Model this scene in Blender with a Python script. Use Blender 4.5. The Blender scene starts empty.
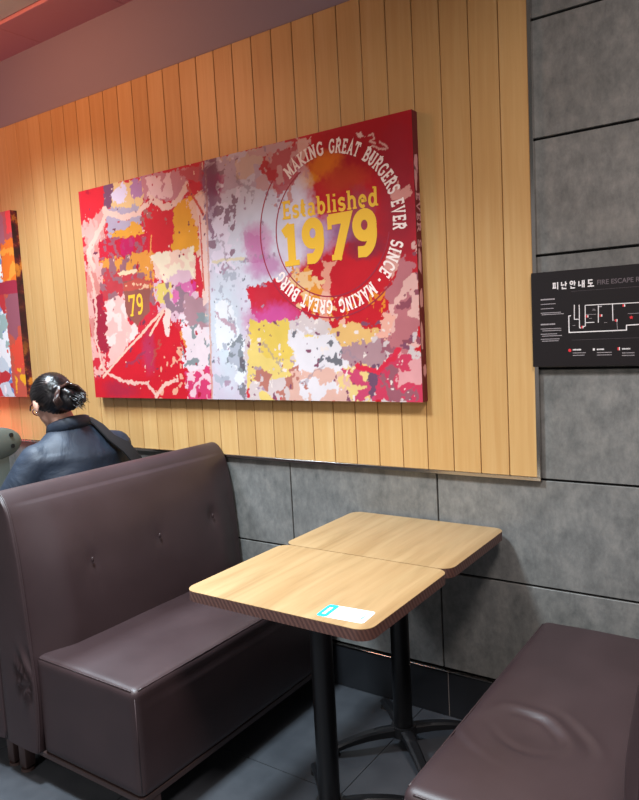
import bpy, bmesh, math, random
import numpy as np
from mathutils import Vector, Matrix, noise

C = bpy.context.scene.collection
S = bpy.context.scene
PI = math.pi

# ------------------------------------------------------------------ camera
cam = bpy.data.cameras.new('camera')
cam.sensor_fit = 'HORIZONTAL'
cam.sensor_width = 36.0
cam.lens = 704.18 / 639 * 36.0
cam.clip_start = 0.02
co = bpy.data.objects.new('camera', cam)
C.objects.link(co)
Rr = Vector((0.8229516354, 0.5655986886, -0.0533734880))
Ru = Vector((-0.0117301777, 0.1108458263, 0.9937683864))
Rf = Vector((-0.5679903245, 0.8171972382, -0.0978553272))
co.matrix_world = Matrix(((Rr.x, Ru.x, -Rf.x, 0.0), (Rr.y, Ru.y, -Rf.y, -2.28),
                          (Rr.z, Ru.z, -Rf.z, 1.4431), (0, 0, 0, 1)))
S.camera = co

# ------------------------------------------------------------------ world, lights, exposure
S.view_settings.view_transform = 'Standard'
S.view_settings.look = 'None'
S.view_settings.exposure = 0.0
S.view_settings.gamma = 1.0
S.view_settings.use_curve_mapping = False
w = bpy.data.worlds.new('world'); S.world = w
w.use_nodes = True
w.node_tree.nodes['Background'].inputs[0].default_value = (1.0, 0.95, 0.93, 1)
w.node_tree.nodes['Background'].inputs[1].default_value = 0.28

def area(name, loc, size, power, col, rot=(0, 0, 0), sy=None, spread=180):
    l = bpy.data.lights.new(name, 'AREA')
    l.energy = power; l.color = col; l.spread = math.radians(spread)
    l.shape = 'RECTANGLE'; l.size = size; l.size_y = sy or size
    o = bpy.data.objects.new(name, l); C.objects.link(o)
    o.location = loc; o.rotation_euler = rot
    return o
area('overhead_light', (-1.62, -1.35, 2.88), 0.30, 56, (0.78, 0.91, 1.0), spread=112)
area('overhead_light', (-1.5, -3.9, 2.88), 0.9, 56, (1.0, 0.93, 0.88), spread=150)
area('overhead_light', (-3.0, -0.85, 2.88), 0.5, 46, (0.72, 0.88, 1.0), spread=110)
area('overhead_light', (0.15, -1.5, 2.88), 0.5, 48, (1.0, 0.88, 0.84), spread=160)  # unseen fill, added to brighten the right-hand tiles and the bench
area('warm_lamp', (-2.9, -1.2, 2.85), 0.5, 15, (1.0, 0.36, 0.16), rot=(math.radians(62), 0, 0))
area('red_neon', (-3.9, -0.55, 2.1), 0.25, 1.2, (1.0, 0.25, 0.32), rot=(math.radians(160), 0, 0), sy=0.25)
area('red_neon', (-4.0, -0.20, 0.925), 0.5, 1.5, (1.0, 0.07, 0.05), rot=(math.radians(150), 0, 0), sy=0.1)

# ------------------------------------------------------------------ materials
def srgb(c):
    if isinstance(c, str):
        c = [int(c[i:i+2], 16) / 255 for i in (0, 2, 4)]
    return tuple(((x / 12.92) if x <= 0.04045 else ((x + 0.055) / 1.055) ** 2.4) for x in c)

class NT:
    def __init__(s, name, rough=0.5, metal=0.0, color=None):
        s.m = bpy.data.materials.new(name); s.m.use_nodes = True
        s.t = s.m.node_tree; s.b = s.t.nodes['Principled BSDF']
        s.b.inputs['Roughness'].default_value = rough
        s.b.inputs['Metallic'].default_value = metal
        if color is not None:
            s.b.inputs['Base Color'].default_value = (*srgb(color), 1)
    def n(s, typ, **kw):
        nd = s.t.nodes.new(typ)
        for k, v in kw.items():
            if k.startswith('_'):
                setattr(nd, k[1:], v)
            else:
                nd.inputs[k.replace('__', ' ')].default_value = v
        return nd
    def l(s, a, b): s.t.links.new(a, b)
    def coord(s, scale=(1, 1, 1), rot=(0, 0, 0)):
        tc = s.n('ShaderNodeTexCoord'); mp = s.n('ShaderNodeMapping')
        mp.inputs['Scale'].default_value = scale; mp.inputs['Rotation'].default_value = rot
        s.l(tc.outputs['Object'], mp.inputs['Vector']); return mp.outputs['Vector']
    def noise(s, vec, scale, detail=4, rough=0.5, dist=0.0):
        nd = s.n('ShaderNodeTexNoise'); nd.inputs['Scale'].default_value = scale
        nd.inputs['Detail'].default_value = detail; nd.inputs['Roughness'].default_value = rough
        nd.inputs['Distortion'].default_value = dist
        s.l(vec, nd.inputs['Vector']); return nd.outputs['Fac']
    def ramp(s, fac, stops):
        r = s.n('ShaderNodeValToRGB'); e = r.color_ramp.elements
        while len(e) < len(stops): e.new(0.5)
        for i, (p, c) in enumerate(stops):
            e[i].position = p; e[i].color = (*srgb(c), 1)
        s.l(fac, r.inputs['Fac']); return r.outputs['Color']
    def mix(s, fac, a, b, mode='MIX'):
        m = s.n('ShaderNodeMix', _data_type='RGBA', _blend_type=mode)
        if isinstance(fac, (int, float)): m.inputs[0].default_value = fac
        else: s.l(fac, m.inputs[0])
        for sock, v in ((m.inputs[6], a), (m.inputs[7], b)):
            if isinstance(v, (tuple, str)): sock.default_value = (*srgb(v), 1)
            else: s.l(v, sock)
        return m.outputs[2]
    def math(s, op, a, b=None):
        m = s.n('ShaderNodeMath', _operation=op)
        for i, v in enumerate((a, b)):
            if v is None: continue
            if isinstance(v, (int, float)): m.inputs[i].default_value = v
            else: s.l(v, m.inputs[i])
        return m.outputs[0]
    def bump(s, h, strength=0.2, dist=0.01):
        b = s.n('ShaderNodeBump'); b.inputs['Strength'].default_value = strength
        b.inputs['Distance'].default_value = dist
        s.l(h, b.inputs['Height']); s.l(b.outputs['Normal'], s.b.inputs['Normal'])
    def col(s, c): s.l(c, s.b.inputs['Base Color'])

def plain(name, color, rough=0.5, metal=0.0):
    return NT(name, rough, metal, color).m

def m_wood_panel():
    t = NT('oak_panelling', 0.42)
    tc = t.n('ShaderNodeTexCoord'); sx = t.n('ShaderNodeSeparateXYZ'); t.l(tc.outputs['Object'], sx.inputs[0])
    idx = t.math('FLOOR', t.math('DIVIDE', t.math('ADD', sx.outputs[0], 0.815), 0.1))
    wn = t.n('ShaderNodeTexWhiteNoise', _noise_dimensions='1D'); t.l(idx, wn.inputs['W'])
    # shift the grain per board
    cmb = t.n('ShaderNodeCombineXYZ'); t.l(t.math('MULTIPLY', sx.outputs[0], 60.0), cmb.inputs[0])
    t.l(t.math('MULTIPLY', idx, 3.7), cmb.inputs[1]); t.l(t.math('MULTIPLY', sx.outputs[2], 2.2), cmb.inputs[2])
    g = t.noise(cmb.outputs[0], 1.0, 5, 0.62, 0.4)
    c = t.ramp(g, [(0.25, 'cfa367'), (0.5, 'd6ad71'), (0.75, 'dcb77e')])
    tone = t.ramp(wn.outputs['Value'], [(0.0, 'ebe4dc'), (1.0, 'ffffff')])
    c = t.mix(0.8, c, tone, 'MULTIPLY')
    t.col(c); t.bump(g, 0.08, 0.002)
    return t.m

def m_laminate():
    t = NT('oak_laminate', 0.33)
    v = t.coord((26, 1.6, 1))
    g = t.noise(v, 1.0, 6, 0.6, 0.5)
    v2 = t.coord((6, 0.9, 1)); g2 = t.noise(v2, 1.3, 3, 0.5, 0.8)
    c = t.ramp(g, [(0.3, '9a7f58'), (0.5, 'ac9068'), (0.7, 'b59a72')])
    c2 = t.ramp(g2, [(0.35, 'ece3da'), (0.65, 'ffffff')])
    t.col(t.mix(0.8, c, c2, 'MULTIPLY'))
    return t.m

def m_edge():
    t = NT('ridged_brown_edging', 0.5)
    v = t.coord((1, 1, 0.6))
    wv = t.n('ShaderNodeTexWave', _wave_type='BANDS', _bands_direction='DIAGONAL'); wv.inputs['Scale'].default_value = 42
    wv.inputs['Distortion'].default_value = 1.2
    t.l(v, wv.inputs['Vector'])
    t.col(t.ramp(wv.outputs['Fac'], [(0.1, '523834'), (0.9, '66473f')]))
    t.bump(wv.outputs['Fac'], 0.3, 0.002)
    return t.m

def m_concrete():
    t = NT('concrete_look_tile', 0.5)
    v = t.coord((1, 1, 0.7)); g = t.noise(v, 17, 10, 0.74, 0.1)
    v2 = t.coord((1, 1, 1)); g2 = t.noise(v2, 1.8, 3, 0.5, 0.3)
    v3 = t.coord((1, 1, 0.45)); g3 = t.noise(v3, 55, 4, 0.7)
    c = t.ramp(g, [(0.32, '686a69'), (0.5, '818280'), (0.68, '969591')])
    c = t.mix(0.5, c, t.ramp(g2, [(0.35, 'c6c4c0'), (0.65, 'ffffff')]), 'MULTIPLY')
    c = t.mix(0.22, c, t.ramp(g3, [(0.35, 'a8a8a8'), (0.6, 'ffffff')]), 'MULTIPLY')
    t.col(c); t.bump(g3, 0.12, 0.002)
    return t.m

def m_leather():
    t = NT('brown_leather', 0.36)
    t.b.inputs['Specular IOR Level'].default_value = 0.6
    v = t.coord(); g = t.noise(v, 5, 4, 0.55); vo = t.n('ShaderNodeTexVoronoi'); vo.inputs['Scale'].default_value = 420
    t.l(v, vo.inputs['Vector'])
    t.col(t.ramp(g, [(0.3, '312224'), (0.7, '39292b')]))
    t.l(t.math('ADD', t.math('MULTIPLY', g, 0.12), 0.42), t.b.inputs['Roughness'])
    t.bump(vo.outputs['Distance'], 0.08, 0.001)
    return t.m

def m_floor():
    t = NT('dark_floor_tile', 0.34)
    v = t.coord(); g = t.noise(v, 7, 6, 0.6)
    t.col(t.ramp(g, [(0.3, '3b3e43'), (0.7, '4a4d52')]))
    t.l(t.math('ADD', t.math('MULTIPLY', g, 0.2), 0.22), t.b.inputs['Roughness'])
    return t.m

M = dict(
    wood=m_wood_panel(), laminate=m_laminate(), edge=m_edge(), concrete=m_concrete(), leather=m_leather(), floor=m_floor(),
    groove=plain('dark_groove', '231a14', 0.8), gap=plain('black_joint', '1c1b1c', 0.8),
    steel=plain('polished_steel_trim', 'b9b4b0', 0.16, 1.0), band=plain('mauve_grey_paint', '938a98', 0.7),
    ceil_pink=plain('dusty_red_ceiling_paint', 'c88a90', 0.6), ceil=plain('grey_ceiling_paint', 'c4cbc7', 0.7),
    skirt=plain('black_skirting_tile', '25272b', 0.28), grout=plain('grey_grout', 'a39d9a', 0.7),
    black=plain('black_powder_coat', '17181b', 0.36), blacktube=plain('black_satin_tube', '141518', 0.34),
    rubber=plain('black_rubber', '111111', 0.6), chrome=plain('chrome', 'c8c8c8', 0.15, 1.0),
    frame=plain('brown_metal_frame', '4a3a38', 0.4, 0.3), thread=plain('seam_thread', '6a5152', 0.6),
    sign=plain('black_sign_plastic', '181215', 0.4), white=plain('white_print', 'f2eff0', 0.5),
    dimprint=plain('dim_grey_print', '6b6268', 0.5), greyprint=plain('grey_print', 'b5aeb2', 0.5), redprint=plain('red_print', 'e8303a', 0.5),
    sticker=plain('white_sticker', 'eceff0', 0.4), cyan=plain('cyan_print', '17b9d6', 0.4),
    yellow=plain('yellow_print', 'f0bb34', 0.5), cream=plain('cream_print', 'fbe8e0', 0.5), maroon=plain('maroon_line_print', '9c2038', 0.5),
    pinkprint=plain('dull_pink_print', 'd49aa0', 0.5), fleshprint=plain('salmon_print', 'e2998c', 0.5),
    coat=None, skin=plain('skin', 'd8a894', 0.5), strap=plain('black_webbing', '0a080c', 0.9),
    claw=plain('dark_claw_plastic', '3b2a26', 0.12), glasses=plain('dark_red_plastic', '5a1626', 0.25),
    olive=plain('olive_grey_plastic', '5e655f', 0.38), trouser=plain('dark_trousers', '24262c', 0.8),
)
def m_coat():
    t = NT('navy_nylon', 0.6)
    v = t.coord(); g = t.noise(v, 9, 4, 0.5, 0.6)
    t.col(t.ramp(g, [(0.3, '1d2633'), (0.7, '263141')])); t.bump(g, 0.5, 0.02)
    return t.m
def m_hair():
    t = NT('black_hair', 0.3)
    v = t.coord((1, 1, 1)); g = t.noise(v, 60, 3, 0.6)
    t.col(t.ramp(g, [(0.3, '0a090b'), (0.7, '171315')])); t.bump(g, 0.5, 0.004)
    return t.m
M['coat'] = m_coat(); M['hair'] = m_hair()
def m_canvas():
    t = NT('printed_canvas', 0.5)
    a = t.n('ShaderNodeAttribute', _attribute_name='ink'); t.col(a.outputs['Color']); t.b.inputs['Specular IOR Level'].default_value = 0.2
    return t.m
M['canvas'] = m_canvas()

# ------------------------------------------------------------------ object helpers
def empty(name, label, cat, loc=(0, 0, 0), rz=0, group=None):
    o = bpy.data.objects.new(name, None); C.objects.link(o)
    o.location = loc; o.rotation_euler = (0, 0, rz); o.empty_display_size = 0.05
    o['label'] = label; o['category'] = cat
    if group: o['group'] = group
    return o
def link(name, bm, mat, parent=None, smooth=False, label=None):
    me = bpy.data.meshes.new(name)
    bmesh.ops.recalc_face_normals(bm, faces=bm.faces)
    bm.to_mesh(me); bm.free()
    if mat is not None: me.materials.append(mat)
    if smooth:
        me.polygons.foreach_set('use_smooth', [True] * len(me.polygons))
        if smooth != 'all': me.set_sharp_from_angle(angle=math.radians(38))
    o = bpy.data.objects.new(name, me); C.objects.link(o)
    if parent: o.parent = parent
    if label: o['label'] = label
    return o
def struct(o): o['kind'] = 'structure'; return o
def B(): return bmesh.new()
def box(bm, x0, x1, y0, y1, z0, z1, bev=0.0, seg=2):
    r = bmesh.ops.create_cube(bm, size=1.0)
    vs = r['verts']
    for v in vs:
        v.co = Vector(((x0 + x1) / 2 + v.co.x * (x1 - x0), (y0 + y1) / 2 + v.co.y * (y1 - y0), (z0 + z1) / 2 + v.co.z * (z1 - z0)))
    if bev > 0:
        es = list({e for v in vs for e in v.link_edges})
        bmesh.ops.bevel(bm, geom=es, offset=bev, segments=seg, affect='EDGES', profile=0.5)
def cyl(bm, p, q, r0, r1=None, n=24, caps=True):
    p, q = Vector(p), Vector(q); r1 = r0 if r1 is None else r1
    d = (q - p); L = d.length; d.normalize()
    mt = Matrix.Translation((p + q) / 2) @ d.to_track_quat('Z', 'Y').to_matrix().to_4x4()
    bmesh.ops.create_cone(bm, cap_ends=caps, segments=n, radius1=r0, radius2=r1, depth=L, matrix=mt)
def sph(bm, c, r, sc=(1, 1, 1), n=24, rot=None):
    mt = Matrix.Translation(c) @ (rot.to_4x4() if rot else Matrix.Identity(4)) @ Matrix.Diagonal((*sc, 1))
    bmesh.ops.create_uvsphere(bm, u_segments=n, v_segments=n // 2 + 2, radius=r, matrix=mt)
def tube(bm, pts, r, n=10):
    pts = [Vector(p) for p in pts]; rings = []
    rs = r if isinstance(r, (list, tuple)) else [r] * len(pts)
    up = Vector((0, 0, 1)); prev = None
    for i, p in enumerate(pts):
        t = (pts[min(i + 1, len(pts) - 1)] - pts[max(i - 1, 0)]).normalized()
        a = prev if prev else (up if abs(t.z) < 0.9 else Vector((1, 0, 0)))
        a = (a - t * a.dot(t)).normalized(); prev = a; b = t.cross(a)
        rings.append([bm.verts.new(p + (a * math.cos(2 * PI * k / n) + b * math.sin(2 * PI * k / n)) * rs[i]) for k in range(n)])
    for i in range(len(rings) - 1):
        for k in range(n):
            bm.faces.new((rings[i][k], rings[i][(k + 1) % n], rings[i + 1][(k + 1) % n], rings[i + 1][k]))
    bm.faces.new(rings[0][::-1]); bm.faces.new(rings[-1])
def prism(bm, pts2, z0, z1):   # polygon in xy extruded in z
    a = [bm.verts.new((x, y, z0)) for x, y in pts2]; b = [bm.verts.new((x, y, z1)) for x, y in pts2]
    n = len(pts2)
    bm.faces.new(a[::-1]); bm.faces.new(b)
    for i in range(n): bm.faces.new((a[i], a[(i + 1) % n], b[(i + 1) % n], b[i]))
def rrect(x0, x1, y0, y1, r, n=8):
    out = []
    for cx, cy, a0 in ((x1 - r, y1 - r, 0), (x0 + r, y1 - r, 90), (x0 + r, y0 + r, 180), (x1 - r, y0 + r, 270)):
        for k in range(n + 1):
            a = math.radians(a0 + 90 * k / n); out.append((cx + r * math.cos(a), cy + r * math.sin(a)))
    return out
def padded(x0, x1, y0, y1, z0, z1, r, step=0.012, fn=None):
    """box with rounded edges, finely gridded, optionally displaced"""
    bm = B(); h = Vector(((x1 - x0) / 2, (y1 - y0) / 2, (z1 - z0) / 2)); c = Vector(((x0 + x1) / 2, (y0 + y1) / 2, (z0 + z1) / 2))
    inn = h - Vector((r, r, r))
    for ax in range(3):
        u, v = (ax + 1) % 3, (ax + 2) % 3
        nu = max(6, int(2 * h[u] / step)); nv = max(6, int(2 * h[v] / step))
        for sg in (-1, 1):
            g = []
            for i in range(nu + 1):
                row = []
                for j in range(nv + 1):
                    p = Vector((0, 0, 0)); p[ax] = sg * h[ax]; p[u] = h[u] * (2 * i / nu - 1); p[v] = h[v] * (2 * j / nv - 1)
                    q = Vector([max(-inn[k], min(inn[k], p[k])) for k in range(3)])
                    d = p - q; p = q + d.normalized() * r
                    row.append(bm.verts.new(p + c))
                g.append(row)
            for i in range(nu):
                for j in range(nv):
                    bm.faces.new((g[i][j], g[i + 1][j], g[i + 1][j + 1], g[i][j + 1]))
    bmesh.ops.remove_doubles(bm, verts=bm.verts, dist=0.0008)
    if fn:
        for v in bm.verts: v.co = fn(v.co.copy())
    return bm

# ------------------------------------------------------------------ the setting
bm = B(); box(bm, -7.5, 2.5, 0.012, 0.15, 0, 3.0); o = struct(link('wall_back', bm, M['gap']))
# concrete-look tiles on the wall
bm = B()
rows = [0.0, 0.1797, 0.5486, 0.917, 1.283, 1.643, 2.003, 2.363, 2.723, 2.94]
vx = [-1.089 - 0.6628 * k for k in range(9, -1, -1)] + [-0.36, 0.37, 1.1, 1.83, 2.5]
for i in range(1, len(rows) - 1):
    z0, z1 = rows[i] + 0.004, rows[i + 1] - 0.004
    for j in range(len(vx) - 1):
        x0, x1 = vx[j] + 0.003, vx[j + 1] - 0.003
        if i >= 3:
            if x1 < -0.716: continue
            x0 = max(x0, -0.712)
        box(bm, x0, x1, 0.0, 0.02, z0, z1, 0.0012, 1)
struct(link('wall_tiles', bm, M['concrete']))
# oak boards, ten centimetres each
bm = B()
k = -1; x = -0.815
box(bm, -0.8135, -0.7215, -0.012, 0.012, 0.926, 2.607, 0.0015, 1)
while x > -6.0:
    box(bm, x - 0.0985, x - 0.0015, -0.012, 0.012, 0.926, 2.607, 0.0015, 1); x -= 0.1
struct(link('wall_panelling', bm, M['wood']))
bm = B(); box(bm, -6.05, -0.7215, 0.0, 0.013, 0.926, 2.607); struct(link('wall_panelling_backing', bm, M['groove']))
bm = B(); box(bm, -6.05, -0.709, -0.018, 0.012, 0.914, 0.926, 0.001, 1); struct(link('trim_1', bm, M['steel']))
bm = B(); box(bm, -0.7215, -0.709, -0.018, 0.012, 0.926, 2.94, 0.001, 1); struct(link('trim_2', bm, M['steel']))
bm = B(); box(bm, -7.5, -0.7215, -0.004, 0.013, 2.611, 2.94); struct(link('wall_band', bm, M['band']))
# skirting
bm = B()
xs = [-1.0696 - 0.6 * k for k in range(10, -1, -1)] + [-0.4696, 0.13, 0.73, 1.33, 1.93, 2.5]
for a, b in zip(xs[:-1], xs[1:]): box(bm, a + 0.0016, b - 0.0016, -0.010, 0.012, 0.001, 0.172, 0.001, 1)
struct(link('baseboard_back', bm, M['skirt']))
bm = B(); box(bm, -7.5, 2.5, -0.008, 0.012, 0.001, 0.17); struct(link('baseboard_grout', bm, M['grout']))
bm = B(); box(bm, -7.5, 2.5, -0.014, 0.012, 0.172, 0.1765, 0.001, 1); struct(link('trim_3', bm, M['steel']))
# floor
bm = B()
for i in range(-13, 5):
    for j in range(-11, 1):
        x0, y0 = i * 0.6 + 0.02, j * 0.6 - 0.58
        box(bm, x0 + 0.0015, x0 + 0.5985, y0 + 0.0015, y0 + 0.5985, -0.02, 0.0)
struct(link('floor', bm, M['floor']))
bm = B(); box(bm, -7.8, 2.6, -7.2, 0.1, -0.06, -0.002); struct(link('floor_grout', bm, M['gap']))
# ceiling: a dusty red strip of panels along the wall, the grey ceiling beyond
bm = B()
for k in range(12):
    x1 = -0.05 - 0.62 * k + 0.0
    box(bm, x1 - 0.617, x1, -0.245, 0.02, 2.94, 2.98, 0.002, 1)
struct(link('ceiling_strip', bm, M['ceil_pink']))
bm = B(); box(bm, -7.5, 2.5, -0.25, 0.15, 2.965, 3.05); struct(link('ceiling_backing', bm, M['gap']))
bm = B(); box(bm, -7.5, 2.5, -6.0, -0.25, 2.955, 3.05); struct(link('ceiling', bm, M['ceil']))

# ------------------------------------------------------------------ stroke lettering (slab serif)
def arc(cx, cy, rx, ry, a0, a1, n=14):
    return [(cx + rx * math.cos(math.radians(a0 + (a1 - a0) * k / n)), cy + ry * math.sin(math.radians(a0 + (a1 - a0) * k / n))) for k in range(n + 1)]
T = 0.0
def sf(x, y, w=.16): return [(x - w, y), (x + w, y)]
GL = {   # width, thick strokes, thin (serif) strokes
 'M': (.95, [[(.18,.0),(.18,1)],[(.18,.95),(.475,.25),(.77,.95)],[(.77,0),(.77,1)]], [sf(.18,.05),sf(.77,.05),[(.02,.95),(.2,.95)],[(.75,.95),(.93,.95)]]),
 'A': (.82, [[(.16,.03),(.41,.97),(.66,.03)],[(.26,.33),(.56,.33)]], [sf(.14,.05,.13),sf(.68,.05,.13)]),
 'K': (.84, [[(.2,0),(.2,1)],[(.68,.96),(.26,.48),(.7,.04)]], [sf(.2,.05),sf(.2,.95),sf(.66,.95,.13),sf(.7,.05,.13)]),
 'I': (.42, [[(.21,0),(.21,1)]], [sf(.21,.05,.17),sf(.21,.95,.17)]),
 'N': (.88, [[(.2,0),(.2,1)],[(.2,.95),(.68,.05)],[(.68,0),(.68,1)]], [sf(.2,.05,.15),[(.04,.95),(.2,.95)],sf(.68,.95,.15)]),
 'G': (.84, [arc(.45,.5,.33,.43,48,320,20),[(.7,.46),(.7,.12)]], [[(.52,.46),(.8,.46)],[(.68,.95),(.68,.72)]]),
 'R': (.84, [[(.2,0),(.2,1)],[(.2,.93),(.42,.93)]+arc(.42,.71,.22,.22,90,-90,8)+[(.2,.49)],[(.45,.48),(.7,.05)]], [sf(.2,.05),[(.04,.95),(.2,.95)],[(.64,.05),(.82,.05)]]),
 'E': (.72, [[(.2,0),(.2,1)],[(.2,.93),(.62,.93)],[(.2,.5),(.5,.5)],[(.2,.07),(.62,.07)]], [[(.04,.95),(.2,.95)],[(.04,.05),(.2,.05)],[(.62,1),(.62,.74)],[(.62,0),(.62,.26)],[(.5,.38),(.5,.62)]]),
 'T': (.76, [[(.38,0),(.38,1)],[(.06,.93),(.7,.93)]], [sf(.38,.05),[(.08,1),(.08,.72)],[(.68,1),(.68,.72)]]),
 'B': (.78, [[(.2,0),(.2,1)],[(.2,.93),(.42,.93)]+arc(.42,.72,.2,.21,90,-90,8)+[(.2,.51)],[(.42,.51)]+arc(.44,.29,.23,.22,90,-90,8)+[(.2,.07)]], [[(.04,.95),(.2,.95)],[(.04,.05),(.2,.05)]]),
 'U': (.84, [[(.2,.98),(.2,.32)]+arc(.43,.32,.23,.25,180,360,12)+[(.66,.98)]], [sf(.2,.95,.15),sf(.66,.95,.15)]),
 'S': (.7, [arc(.35,.71,.22,.22,35,250,12)+arc(.35,.28,.23,.22,75,-145,12)], [[(.57,.95),(.57,.74)],[(.11,.05),(.11,.28)]]),
 'V': (.8, [[(.14,.97),(.4,.05),(.66,.97)]], [sf(.14,.95,.14),sf(.66,.95,.14)]),
 'C': (.78, [arc(.44,.5,.32,.43,48,312,20)], [[(.67,.95),(.67,.7)]]),
 '-': (.5, [[(.1,.45),(.4,.45)]], []),
 ' ': (.42, [], []),
 's': (.56, [arc(.28,.5,.17,.15,35,250,10)+arc(.28,.2,.18,.15,75,-145,10)], [[(.45,.68),(.45,.5)],[(.1,.02),(.1,.2)]]),
 't': (.46, [[(.2,.95),(.2,.2)]+arc(.32,.2,.12,.13,180,300,6)], [[(.04,.64),(.42,.64)]]),
 'a': (.62, [arc(.3,.48,.17,.16,150,0,8)+[(.47,.05)],arc(.27,.2,.16,.15,70,400,14)], [[(.45,.05),(.6,.05)]]),
 'b': (.68, [[(.17,.02),(.17,.98)],arc(.37,.33,.2,.28,160,-160,16)], [[(.02,.95),(.17,.95)]]),
 'l': (.34, [[(.17,0),(.17,1)]], [[(.02,.95),(.17,.95)],sf(.17,.05,.15)]),
 'i': (.34, [[(.17,0),(.17,.66)],[(.17,.82),(.17,.96)]], [[(.02,.62),(.17,.62)],sf(.17,.05,.15)]),
 'h': (.72, [[(.17,0),(.17,1)],arc(.36,.42,.19,.22,150,0,8)+[(.55,.02)]], [[(.02,.95),(.17,.95)],sf(.17,.05,.14),sf(.55,.05,.14)]),
 'e': (.6, [[(.12,.36),(.48,.36)]+arc(.3,.34,.19,.28,5,310,18)], []),
 'd': (.68, [[(.5,.05),(.5,.98)],arc(.3,.33,.2,.28,20,340,16)], [[(.34,.95),(.5,.95)],[(.5,.05),(.66,.05)]]),
 '1': (.6, [[(.32,0),(.32,.98)],[(.08,.76),(.32,.92)]], [sf(.32,.05,.24)]),
 '9': (.72, [arc(.35,.68,.22,.24,0,360,24),[(.57,.7)]+arc(.27,.5,.3,.42,15,-75,12)+[(.14,.1)]], []),
 '7': (.7, [[(.08,.92),(.62,.92),(.28,0)]], [[(.1,1),(.1,.7)],sf(.28,.05,.15)]),
}
def ribbon(bm, pts, wd, place, d0, d1):
    P = [Vector(p) for p in pts]; n = len(P); L = []; R = []
    for i in range(n):
        a = (P[i] - P[i - 1]).normalized() if i > 0 else None
        b = (P[i + 1] - P[i]).normalized() if i < n - 1 else None
        if a is None: a = b
        if b is None: b = a
        m = (a + b)
        m = m.normalized() if m.length > 0.3 else b
        nrm = Vector((-m.y, m.x)); s = wd / 2 / max(0.45, nrm.dot(Vector((-b.y, b.x))))
        L.append(P[i] + nrm * s); R.append(P[i] - nrm * s)
    va = [[bm.verts.new(place(q.x, q.y, d)) for q in (L[i], R[i])] for i in range(n) for d in (d0,)]
    vb = [[bm.verts.new(place(q.x, q.y, d)) for q in (L[i], R[i])] for i in range(n) for d in (d1,)]
    for i in range(n - 1):
        bm.faces.new((vb[i][0], vb[i][1], vb[i + 1][1], vb[i + 1][0]))
        bm.faces.new((va[i][0], vb[i][0], vb[i + 1][0], va[i + 1][0]))
        bm.faces.new((va[i][1], va[i + 1][1], vb[i + 1][1], vb[i][1]))
    bm.faces.new((va[0][0], va[0][1], vb[0][1], vb[0][0])); bm.faces.new((va[-1][0], vb[-1][0], vb[-1][1], va[-1][1]))
def glyph(bm, ch, place, thick=.17, thin=.1, d=0.0006):
    w_, main, ser = GL[ch]
    for i, s in enumerate(main): ribbon(bm, s, thick, place, 0, d + i * 4e-5)
    for i, s in enumerate(ser): ribbon(bm, s, thin, place, 0, d + 2e-4 + i * 4e-5)
def line_text(bm, txt, x0, z0, h, wid, y, thick=.17, thin=.1, rise=0.0):
    tot = sum(GL[c][0] + .06 for c in txt); sx = wid / tot; x = 0
    for c in txt:
        glyph(bm, c, lambda a, b, d, x=x: (x0 + (x + a) * sx, y - d, z0 + b * h + rise * (x + a) / tot), thick, thin)
        x += GL[c][0] + .06
def ring_text(bm, txt, cx, cz, r, h, a0, a1, y, thick=.17, thin=.1):
    tot = sum(GL[c][0] + .08 for c in txt); x = 0; k = (a1 - a0) / tot; sx = abs(math.radians(k)) * r
    for c in txt:
        mid = a0 + k * (x + GL[c][0] / 2); al = math.radians(mid); hw = GL[c][0] / 2
        ux, uz = math.sin(al), -math.cos(al); rx, rz = math.cos(al), math.sin(al)
        def place(a, b, d, ux=ux, uz=uz, rx=rx, rz=rz, hw=hw):
            X = (a - hw) * sx; Y = r + (b - .5) * h
            return (cx + rx * Y + ux * X, y - d, cz + rz * Y + uz * X)
        glyph(bm, c, place, thick, thin); x += GL[c][0] + .08
def ring_line(bm, cx, cz, r, a0, a1, wd, y, n=60):
    pts = [(cx + r * math.cos(math.radians(a0 + (a1 - a0) * k / n)), cz + r * math.sin(math.radians(a0 + (a1 - a0) * k / n))) for k in range(n + 1)]
    ribbon(bm, pts, wd, lambda a, b, d: (a, y - d, b), 0, 0.0004)

# ------------------------------------------------------------------ canvas printer: ink is worked out per grid point
rng = np.random.RandomState(7)
def vnoise(X, Y, sc, seed):
    r = np.random.RandomState(seed); g = r.rand(257, 257)
    x = X * sc + 31.7; y = Y * sc + 17.3
    xi = np.floor(x).astype(int); yi = np.floor(y).astype(int); fx = x - xi; fy = y - yi
    fx = fx * fx * (3 - 2 * fx); fy = fy * fy * (3 - 2 * fy)
    a = g[xi % 256, yi % 256]; b = g[(xi + 1) % 256, yi % 256]; c = g[xi % 256, (yi + 1) % 256]; d = g[(xi + 1) % 256, (yi + 1) % 256]
    return (a * (1 - fx) + b * fx) * (1 - fy) + (c * (1 - fx) + d * fx) * fy
def fbm(X, Y, sc, seed):
    return (vnoise(X, Y, sc, seed) + .5 * vnoise(X, Y, sc * 2.1, seed + 1) + .25 * vnoise(X, Y, sc * 4.3, seed + 2)) / 1.75
def inside(X, Y, poly):
    r = np.zeros(X.shape, bool); n = len(poly)
    for i in range(n):
        x0, y0 = poly[i]; x1, y1 = poly[(i + 1) % n]
        if y0 == y1: continue
        c = ((Y < y0) != (Y < y1)) & (X < (x1 - x0) * (Y - y0) / (y1 - y0) + x0)
        r ^= c
    return r
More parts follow.
